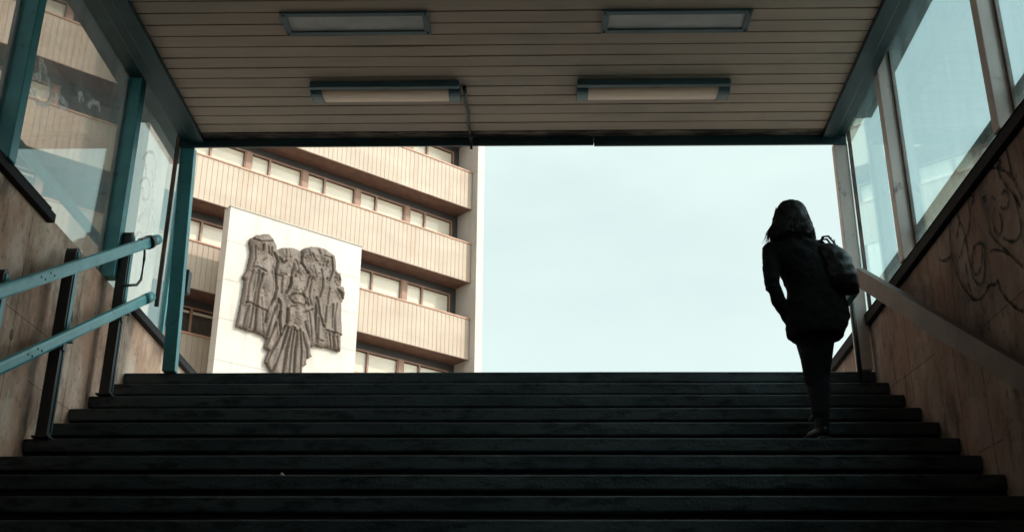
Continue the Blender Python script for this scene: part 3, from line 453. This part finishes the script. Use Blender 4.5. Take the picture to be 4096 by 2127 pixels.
# ------------------------------------------------------------------ office building (local frame: x along facade, y into building)
AZ = math.atan2(.6537, .7567); BO = Vector((-22.822, 26.417, 0))
bd = empty('office_building', (BO.x, BO.y, LAND), AZ); tag(bd, 'cream office block with ribbed balcony bands and brown window piers', 'building')
def bz(z): return z-LAND
Z0p = 24.365; H = 3.3; PH = 1.674
SL, SR = -14.0, 26.64
m = MB(); m.box(SL, 26.985, 1.35, 16, 0, bz(38.5)); m.build('wall', M['brick'], bd)
m = MB(); m.box(SR, 26.985, -.35, 1.349, 0, bz(38.8)); m.build('end_fin', M['white'], bd)
m = MB(); m.box(11.92, 12.67, -2.0, 1.0, 0, bz(39.2)); m.build('stair_fin', M['white'], bd)
def seg_runs(): return ((SL, 11.90), (12.69, SR-.02))
for k in range(-4, 6):
    zt = Z0p-k*H; zb = zt-PH
    m = MB()
    for (a, b) in seg_runs():
        n = int(round((b-a)/.2)); w = (b-a)/n
        for i in range(n):
            x = a+i*w; g0 = .016
            m.raw([(x, 0, bz(zb)), (x+w-g0, 0, bz(zb)), (x+w-g0, 0, bz(zt)), (x, 0, bz(zt)), (x+w-g0, .016, bz(zb)), (x+w-g0, .016, bz(zt)), (x+w, .016, bz(zb)), (x+w, .016, bz(zt)), (x+w, 0, bz(zb)), (x+w, 0, bz(zt))], [(0,1,2,3),(1,4,5,2),(4,6,7,5),(6,8,9,7)])
        m.box(a, b, .031, .12, bz(zb+.003), bz(zt-.003))
    par = m.build('balcony_band', M['rib'], bd)
    m = MB()
    for (a, b) in seg_runs(): m.box(a-.01, b+.01, -.035, .16, bz(zt), bz(zt+.055))
    m.build('trim', M['trim'], par)
    m = MB()
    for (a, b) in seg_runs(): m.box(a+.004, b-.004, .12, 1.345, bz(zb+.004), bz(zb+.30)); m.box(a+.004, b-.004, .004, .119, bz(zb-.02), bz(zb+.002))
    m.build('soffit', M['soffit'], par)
m = MB()
for zz in np.arange(6.2, 38, 1.65): m.box(SR-.003, 26.988, -.353, .9, bz(zz), bz(zz)+.02)
m.build('fin_joints', M['brick'], bd)
# window bands: one band per storey sits behind the parapet, top below the soffit above
mods = [24.22-2.4*i for i in range(0, 15)]
proto = {}
def window(x0, kind):
    key = kind
    if key in proto: return None
    w = MB(); hgt = 1.52
    # local to window: x 0..2.08, z 0..hgt, front plane y=1.0
    for (a, b) in ((-.04, 0.0), (.70, .78), (2.08, 2.12)): w.box(a, b, .98, 1.10, 0, hgt)
    w.box(0.0, .70, .98, 1.10, 0, .05); w.box(.78, 2.08, .98, 1.10, 0, .05); w.box(0.0, .70, .98, 1.10, hgt-.05, hgt); w.box(.78, 2.08, .98, 1.10, hgt-.05, hgt)
    return w
cnt = 0
base = {}
for k in range(-1, 5):
    zt = Z0p-k*H; z0 = zt-.25; z1 = zt+H-PH-.25     # window band height
    fr_top = zt+1.35
    m = MB()
    for (a, b) in ((SL, 11.9), (12.69, SR)): m.box(a, b, 1.0, 1.34, bz(fr_top), bz(zt+H-PH+.003))
    m.build('window_head', M['head'], bd)
    m = MB(); m.box(26.34, SR-.002, 1.0, 1.34, bz(zt-.3), bz(fr_top-.003)); m.build('dark_jamb', M['head'], bd)
    for x0 in sorted(mods):
        if x0 < -9: continue
        if x0 < 12.7 and x0+2.08 > 11.85: continue
        r = random.random()
        lit = False
        if 'w' not in base:
            f = MB(); hgt = fr_top-z0
            for (a, b) in ((-.045, .0), (.70, .775), (2.08, 2.125)): f.box(a, b, .985, 1.07, 0, hgt-.004)
            f.box(0, .70, .985, 1.07, 0, .30); f.box(.775, 2.08, .985, 1.07, 0, .30); f.box(0, .70, .985, 1.07, hgt-.06, hgt-.004); f.box(.775, 2.08, .985, 1.07, hgt-.06, hgt-.004)
            wo = f.build('window', M['pier'], bd); base['w'] = wo
            p = MB(); p.box(0, .70, 1.02, 1.028, .30, hgt-.06); p.box(.775, 2.08, 1.02, 1.028, .30, hgt-.06); p.build('pane', M['wglass'], wo)
            q = MB(); q.box(.01, .69, 1.10, 1.11, .02, hgt-.08); q.box(.79, 2.07, 1.10, 1.11, .02, hgt-.08); q.build('blind', M['blind'], wo)
            pr = MB(); pr.box(2.125, 2.355, .96, 1.34, 0, hgt-.004); pr.build('pier', M['pier'], wo)
            wo.location = (x0, 0, bz(z0))
        else:
            wo = copy_tree(base['w'], bd); wo.location = (x0, 0, bz(z0))
        bl = [c for c in wo.children if c.name.startswith('blind')][0]
        dark = (k == 2 and x0 < 13.2) or (k == 3 and x0 < 15) or (k <= 0 and x0 < 11 and r < .6) or (k == 1 and x0 < 11 and r < .5)
        hh = fr_top-z0-.10
        s = .06 if dark else (1.0 if r < .62 else (.86 if r < .8 else .93))
        bl.scale = (1, 1, s); bl.location = (0, 0, hh*(1-s) if not dark else hh*.93)
        if x0 > 24 :
            for c in wo.children:
                if c.name.startswith('pier'): bpy.data.objects.remove(c)
# back of the rooms
m = MB(); m.box(SL, SR, 1.30, 1.345, bz(9), bz(34)); m.build('room_back', M['room'], bd)
# ------------------------------------------------------------------ memorial slab with relief
ms = empty('memorial_wall', (0, 0, 0), AZ); ms.location = Vector((BO.x, BO.y, LAND)); tag(ms, 'tall white stone slab standing free in front of the office block', 'monument wall')
sx0, sx1, stz = 15.0, 20.16, 18.44
m = MB(); rows = []; z = LAND
cuts = [LAND, 6.2, 7.6, 9.0, 10.4, 11.75, 13.1, 14.5, 15.85, 17.2, stz]
for a, b in zip(cuts[:-1], cuts[1:]): m.box(sx0, sx1, -2.0, -1.56, bz(a)+.012, bz(b))
m.box(sx0+.01, sx1-.01, -1.985, -1.575, bz(LAND), bz(stz-.05)); m.build('stone_panels', M['white'], ms)
m = MB(); m.box(sx0-.02, sx1+.02, -2.03, -1.54, bz(stz)+.001, bz(stz)+.045); m.build('coping', M['brick'], ms)
def relief():
    out = np.array(R_OUT); x0, z0 = out.min(0)-.05; x1, z1 = out.max(0)+.05; st_ = .022
    nx = int((x1-x0)/st_); nz_ = int((z1-z0)/st_); X, Z = np.meshgrid(x0+np.arange(nx)*st_, z0+np.arange(nz_)*st_, indexing='ij')
    def segd(a, b):
        d = (b[0]-a[0], b[1]-a[1]); L = d[0]**2+d[1]**2+1e-9; t = np.clip(((X-a[0])*d[0]+(Z-a[1])*d[1])/L, 0, 1); return np.hypot(X-a[0]-t*d[0], Z-a[1]-t*d[1])
    ins = np.zeros(X.shape, bool); n = len(out); D = np.full(X.shape, 9.)
    for i in range(n):
        a, b = out[i], out[(i+1) % n]; D = np.minimum(D, segd(a, b))
        c = ((a[1] > Z) != (b[1] > Z)); xx = (b[0]-a[0])*(Z-a[1])/(b[1]-a[1]+1e-9)+a[0]; ins ^= (c & (X < xx))
    h = .12+.07*(1-np.exp(-D/.06))
    for cx, czz, r in R_HEAD: h += .11*np.exp(-((X-cx)**2+(Z-czz)**2)/(r*.8)**2)
    # broad fold undulation then carved grooves
    rng = np.random.RandomState(3)
    h += .022*np.sin(X*17+Z*2.2+1.2*np.sin(Z*2.0))*np.clip((17.0-Z)/2.5, .15, 1)
    for pts, w in R_STR:
        d = np.full(X.shape, 9.)
        for a, b in zip(pts[:-1], pts[1:]): d = np.minimum(d, segd(a, b))
        h -= .058*w*np.exp(-(d/(.021*w))**2); h += .012*w*np.exp(-((d-.07)/.035)**2)
    # crown, faces and collars: small lumps
    for cx, czz, r in R_HEAD:
        for _ in range(16):
            a = rng.rand()*6.28; q = r*1.15*math.sqrt(rng.rand()); s = .022+.018*rng.rand(); h += (.032 if rng.rand() > .45 else -.036)*np.exp(-((X-cx-q*math.cos(a))**2+(Z-czz-q*math.sin(a)*1.2)**2)/s**2)
    h += .006*rng.randn(*X.shape)
    h = np.maximum(h, .04)
    idx = -np.ones(X.shape, int); vs = []; fs = []
    m = MB()
    cell = ins[:-1, :-1] & ins[1:, :-1] & ins[:-1, 1:] & ins[1:, 1:]
    used = np.zeros(X.shape, bool); used[:-1, :-1] |= cell; used[1:, :-1] |= cell; used[:-1, 1:] |= cell; used[1:, 1:] |= cell
    for i, j in zip(*np.nonzero(used)): idx[i, j] = len(vs); vs.append((X[i, j], -2.0-h[i, j], bz(Z[i, j])))
    nb = len(vs); vs += [(v[0], -2.003, v[2]) for v in vs]
    for i, j in zip(*np.nonzero(cell)):
        a, b, c, d = idx[i, j], idx[i+1, j], idx[i+1, j+1], idx[i, j+1]; fs.append((a, b, c, d))
        for (p, q, di, dj) in ((a, b, 0, -1), (b, c, 1, 0), (c, d, 0, 1), (d, a, -1, 0)):
            ii, jj = i+di, j+dj
            if ii < 0 or jj < 0 or ii >= cell.shape[0] or jj >= cell.shape[1] or not cell[ii, jj]: fs.append((q, p, p+nb, q+nb))
    m.raw(vs, fs); o = m.build('relief_sculpture', M['bronze'], None, smooth=True); return o
rel = relief(); rel.location = Vector((BO.x, BO.y, LAND)); rel.rotation_euler = (0, 0, AZ)
tag(rel, 'dark metal relief of robed figures mounted on the white slab', 'sculpture')

# ------------------------------------------------------------------ added block, right of the stairs (unseen, put there to shade them)
nb_ = empty('added_shade_block', (20, -11, LAND)); tag(nb_, 'plain grey block added out of view on the right to shade the stairs', 'building')
m = MB(); m.box(0, 14, 1, 16.5, 0, 17.8); m.build('wall', M['brick'], nb_)
m = MB(); m.box(-.4, 14.4, .6, 16.9, 17.8, 18.2); m.build('roof', M['tunnel'], nb_)
for fz in range(5):
    for fy in range(4):
        y = 2.2+fy*3.8; m = MB(); m.box(-.03, -.002, y, y+1.8, 1.4+fz*3.2, 2.9+fz*3.2); m.build('window', M['head'], nb_)

# ------------------------------------------------------------------ the woman
pe = MB()
def cap(mb, a, b, ra, rb, n=14):
    a = Vector(a); b = Vector(b); mb.tube([a, b], [ra, rb], n); mb.ball(a, ra, n=n); mb.ball(b, rb, n=n)
B = MB()
PX, PY, PZ = 1.84, 7.42, 3.42
HC = (1.782, 7.40, 5.015)
B.loft([(1.86,7.37,4.10,.13,.09),(1.87,7.36,4.22,.155,.105),(1.85,7.37,4.35,.13,.09),(1.83,7.38,4.5,.13,.09),(1.80,7.39,4.68,.15,.10),(1.79,7.40,4.78,.14,.085),(1.785,7.40,4.84,.06,.055)])
cap(B, (1.785,7.39,4.82), (1.782,7.40,4.93), .052, .05)
B.ball(HC, .077, .095, .115, 18, 12); cap(B, (1.782,7.46,4.93), (1.782,7.445,4.97), .032, .045)
cap(B, (1.782,7.492,5.02), (1.782,7.512,4.985), .010, .015); cap(B, (1.76,7.488,4.952), (1.804,7.488,4.952), .010, .010)
for s in (-1, 1): B.ball((1.782+s*.078, 7.395, 5.005), .012, .02, .032); cap(B, (1.782+s*.015,7.485,5.035), (1.782+s*.05,7.475,5.035), .012, .011)
# legs
cap(B, (1.915,7.36,4.17), (1.875,7.42,3.86), .088, .058); cap(B, (1.875,7.42,3.86), (1.853,7.36,3.52), .056, .036)
cap(B, (1.80,7.37,4.17), (1.875,7.60,3.99), .085, .058); cap(B, (1.875,7.60,3.99), (1.91,7.665,3.71), .056, .036)
cap(B, (1.853,7.36,3.49), (1.83,7.50,3.455), .036, .030); cap(B, (1.91,7.665,3.68), (1.895,7.80,3.645), .036, .030)
# arms: left hand in the pocket, right hand holding the bag strap
cap(B, (1.625,7.39,4.76), (1.597,7.30,4.50), .045, .036); cap(B, (1.597,7.30,4.50), (1.705,7.40,4.27), .036, .025)
cap(B, (1.96,7.39,4.77), (2.09,7.46,4.57), .045, .036); cap(B, (2.09,7.46,4.57), (1.975,7.56,4.74), .036, .025)
def hand(mb, w, d, side):           # palm plus four bent fingers and a thumb
    w = Vector(w); d = Vector(d).normalized(); r = d.cross(Vector((0, 1, 0))).normalized(); u = r.cross(d).normalized()
    pc = w+d*.05
    mb.loft([(0,0,0,0,0)][:0] or [(w.x, w.y, w.z, .02, .012), (w.x, w.y, w.z+1e-4, .02, .012)], 8)
    for i in range(4): cap(mb, w, w+d*.085+r*(i-1.5)*.019, .016, .011, 8)
    for i, L in enumerate((.036, .042, .040, .030)):
        a = w+d*.085+r*(i-1.5)*.0195; b = a+d*L+u*.010*side; c = b+(d*.3+u*side).normalized()*L*.75; e = c+(u*side*.6-d).normalized()*L*.55
        cap(mb, a, b, .0098, .009, 8); cap(mb, b, c, .009, .0085, 8); cap(mb, c, e, .0085, .0075, 8)
    t0 = w+d*.03-r*.022; t1 = t0+(-r*.8+d*.6).normalized()*.035; cap(mb, t0, t1, .012, .0105, 8); cap(mb, t1, t1+(d*.7+u*side*.6).normalized()*.03, .0105, .009, 8)
hand(B, (1.735,7.40,4.27), (.6,.05,-.75), 1)
hand(B, (1.975,7.56,4.75), (-.25,-.35,.9), -1)
body = B.build('person', M['skin'], None, remesh=.0055)
tag(body, 'person in black coat and boots climbing the stairs, one hand in pocket', 'person')
C = MB()
C.loft([(1.865,7.355,4.105,0.160,0.140),(1.865,7.355,4.12,0.182,0.160),(1.872,7.355,4.19,0.205,0.170),(1.890,7.36,4.27,0.215,0.175),(1.892,7.36,4.34,0.206,0.170),(1.894,7.365,4.43,0.187,0.165),(1.878,7.37,4.50,0.182,0.165),(1.851,7.38,4.60,0.184,0.165),(1.805,7.385,4.70,0.200,0.155),(1.792,7.39,4.78,0.192,0.140),(1.787,7.395,4.83,0.145,0.125),(1.785,7.40,4.875,0.115,0.115),(1.784,7.40,4.915,0.095,0.105)], 28)
cap(C, (1.630,7.385,4.765), (1.590,7.30,4.51), .068, .053); cap(C, (1.588,7.30,4.50), (1.635,7.33,4.37), .049, .046); cap(C, (1.635,7.33,4.37), (1.715,7.40,4.245), .047, .043)
cap(C, (1.955,7.39,4.775), (2.085,7.455,4.60), .066, .058); cap(C, (2.085,7.455,4.58), (1.995,7.54,4.72), .056, .046)
for z, x in ((4.45,1.586),): C.ball((x, 7.30, z), .046, .055, .022)
# bunched hood at the nape and pocket folds
cap(C, (1.70,7.33,4.83), (1.87,7.33,4.83), .048, .048); cap(C, (1.74,7.31,4.77), (1.83,7.31,4.77), .04, .04)
C.ball((2.055,7.36,4.255), .042, .07, .045); C.ball((2.045,7.36,4.20), .03, .06, .03); C.ball((1.705,7.36,4.20), .03, .06, .06)
co = C.build('coat', M['coat'], body, remesh=.009)
tx = bpy.data.textures.new('wrinkle', 'CLOUDS'); tx.noise_scale = .07; tx.noise_depth = 3
dm = co.modifiers.new('wrinkle', 'DISPLACE'); dm.texture = tx; dm.strength = .026; dm.mid_level = .5; dm.texture_coords = 'LOCAL'
T = MB()
T.loft([(1.85,7.365,4.05,.10,.08),(1.855,7.365,4.12,.150,.115),(1.86,7.365,4.22,.165,.115),(1.86,7.365,4.28,.14,.10)], 20)
cap(T, (1.90,7.365,4.13), (1.872,7.42,3.86), .093, .070); cap(T, (1.868,7.42,3.86), (1.848,7.37,3.60), .076, .058)
cap(T, (1.812,7.37,4.13), (1.875,7.56,3.99), .088, .070); cap(T, (1.875,7.56,3.99), (1.905,7.65,3.74), .066, .050)
cap(T, (1.835,7.38,4.02), (1.845,7.41,3.84), .085, .072)
T.build('trousers', M['jeans'], body, remesh=.008)
for (ax, ay, az, tx_, ty_) in ((1.850, 7.37, 3.42, -.085, .19), (1.91, 7.66, 3.61, -.02, .21)):
    S_ = MB(); cap(S_, (ax, ay, az+.24), (ax, ay, az+.08), .050, .046); cap(S_, (ax, ay-.01, az+.055), (ax+tx_*.55, ay+ty_*.55, az+.048), .046, .044); cap(S_, (ax+tx_*.55, ay+ty_*.55, az+.045), (ax+tx_, ay+ty_, az+.036), .044, .032)
    b_ = S_.build('boot', M['bootl'], body, remesh=.006)
    s2 = MB(); s2.bar((ax+.005, ay-.06, az+.009), (ax+tx_*1.12, ay+ty_*1.14, az+.009), .078, .018); s2.build('sole', M['rub'], b_, bevel=.006)
Hh = MB()
Hh.loft([(1.783,7.385,5.137,.012,.012),(1.783,7.385,5.131,.050,.055),(1.783,7.380,5.112,.078,.085),(1.784,7.372,5.075,.101,.100),(1.784,7.365,5.025,.116,.104),(1.782,7.358,4.97,.130,.100),(1.776,7.35,4.915,.150,.098),(1.771,7.345,4.865,.158,.092),(1.768,7.345,4.83,.150,.08)], 26)
for s in (-1, 1): cap(Hh, (1.782+s*.085,7.43,5.03), (1.776+s*.105,7.42,4.87), .032, .030)
ha = Hh.build('hair', M['hair'], body, remesh=.007)
t2 = bpy.data.textures.new('locks', 'CLOUDS'); t2.noise_scale = .045; t2.noise_depth = 2
d2 = ha.modifiers.new('locks', 'DISPLACE'); d2.texture = t2; d2.strength = .022; d2.mid_level = .5; d2.texture_coords = 'LOCAL'
S_ = MB()
for i in range(320):
    a = random.uniform(-.15, math.pi+.15); a = -a      # around the back
    r0 = random.uniform(.9, 1.0); x = 1.783+.108*math.cos(a)*r0; y = 7.375+.10*math.sin(a)*r0
    ex = 1.771+(.152+random.uniform(-.01, .014))*math.cos(a); ey = 7.348+.092*math.sin(a); ez = 4.84+random.uniform(-.05, .04)
    if math.cos(a) < -.8: ex -= random.uniform(0, .03)
    S_.tube([(x, y, 5.05+random.uniform(-.03, .03)), (1.778+.138*math.cos(a), 7.36+.103*math.sin(a), 4.95), (ex, ey, ez)], [.003, .0032, .0008], 5)
for i in range(16):
    S_.tube([(1.64, 7.36, 4.93-.01*i*.3), (1.628-.002*i, 7.355, 4.885), (1.608-.004*random.random()*i, 7.355, 4.862-.006*i+random.uniform(-.01, .02))], [.0022, .0018, .0006], 5)
S_.build('loose_locks', M['hair'], ha, smooth=True)
for s in (-1, 1):
    e_ = MB(); e_.ball((1.782+s*.03, 7.478, 5.02), .012, .012, .012, 12, 8); e_.build('eye', M['rub'], body)
m = MB(); m.raw([(-.02,0,0),(.01,-.012,.002),(.024,.004,.0),(.0,.02,.003),(-.002,.004,.028),(.006,.006,.020)], [(0,1,4),(1,2,5,4),(2,3,5),(3,0,4,5),(3,2,1,0)])
sc_ = m.build('paper_scrap', M['white'], None); sc_.location = (-1.49, Y0-7*TR+.05, LAND-7*RI); tag(sc_, 'tiny crumpled white paper scrap lying on a lower step', 'litter')
# shoulder bag
bg_ = empty('shoulder_bag', (2.04, 7.26, 4.42)); tag(bg_, 'slouchy black leather bag hanging from the right shoulder', 'bag')
def bl_(p): return (p[0]-2.04, p[1]-7.26, p[2]-4.42)
b1 = MB()
secs = [(2.06,7.27,4.395,.050,.03),(2.062,7.265,4.405,.075,.055),(2.062,7.26,4.44,.095,.085),(2.055,7.255,4.50,.103,.10),(2.045,7.255,4.57,.104,.10),(2.03,7.26,4.64,.098,.088),(2.005,7.27,4.70,.082,.065),(1.985,7.28,4.745,.062,.04),(1.975,7.285,4.765,.04,.02)]
b1.loft([(s[0]-2.04, s[1]-7.26, s[2]-4.42, s[3], s[4]) for s in secs], 26)
cap(b1, bl_((2.12,7.25,4.44)), bl_((2.135,7.25,4.415)), .03, .018)
bb = b1.build('bag_body', M['leather'], bg_, remesh=.007)
t3 = bpy.data.textures.new('slouch', 'CLOUDS'); t3.noise_scale = .12; t3.noise_depth = 1
d3 = bb.modifiers.new('slouch', 'DISPLACE'); d3.texture = t3; d3.strength = .035; d3.mid_level = .5; d3.texture_coords = 'LOCAL'
for dy in (-.02, .03):
    m = MB(); m.tube([bl_((2.055,7.27+dy,4.67)), bl_((2.03,7.275+dy,4.76)), bl_((2.005,7.32+dy,4.835)), bl_((1.985,7.38+dy,4.858)), bl_((1.965,7.46+dy*.5,4.81)), bl_((1.965,7.50+dy*.5,4.72)), bl_((1.985,7.36,4.68))], .011, 10, sy=.6); m.build('strap', M['leather'], bg_, smooth=True)
for (x, z) in ((2.028, 4.775), (2.045, 4.735), (2.01, 4.79)):
    m = MB(); m.ball(bl_((x, 7.245, z)), .006, .004, .013); m.build('buckle', M['steel'], bg_)
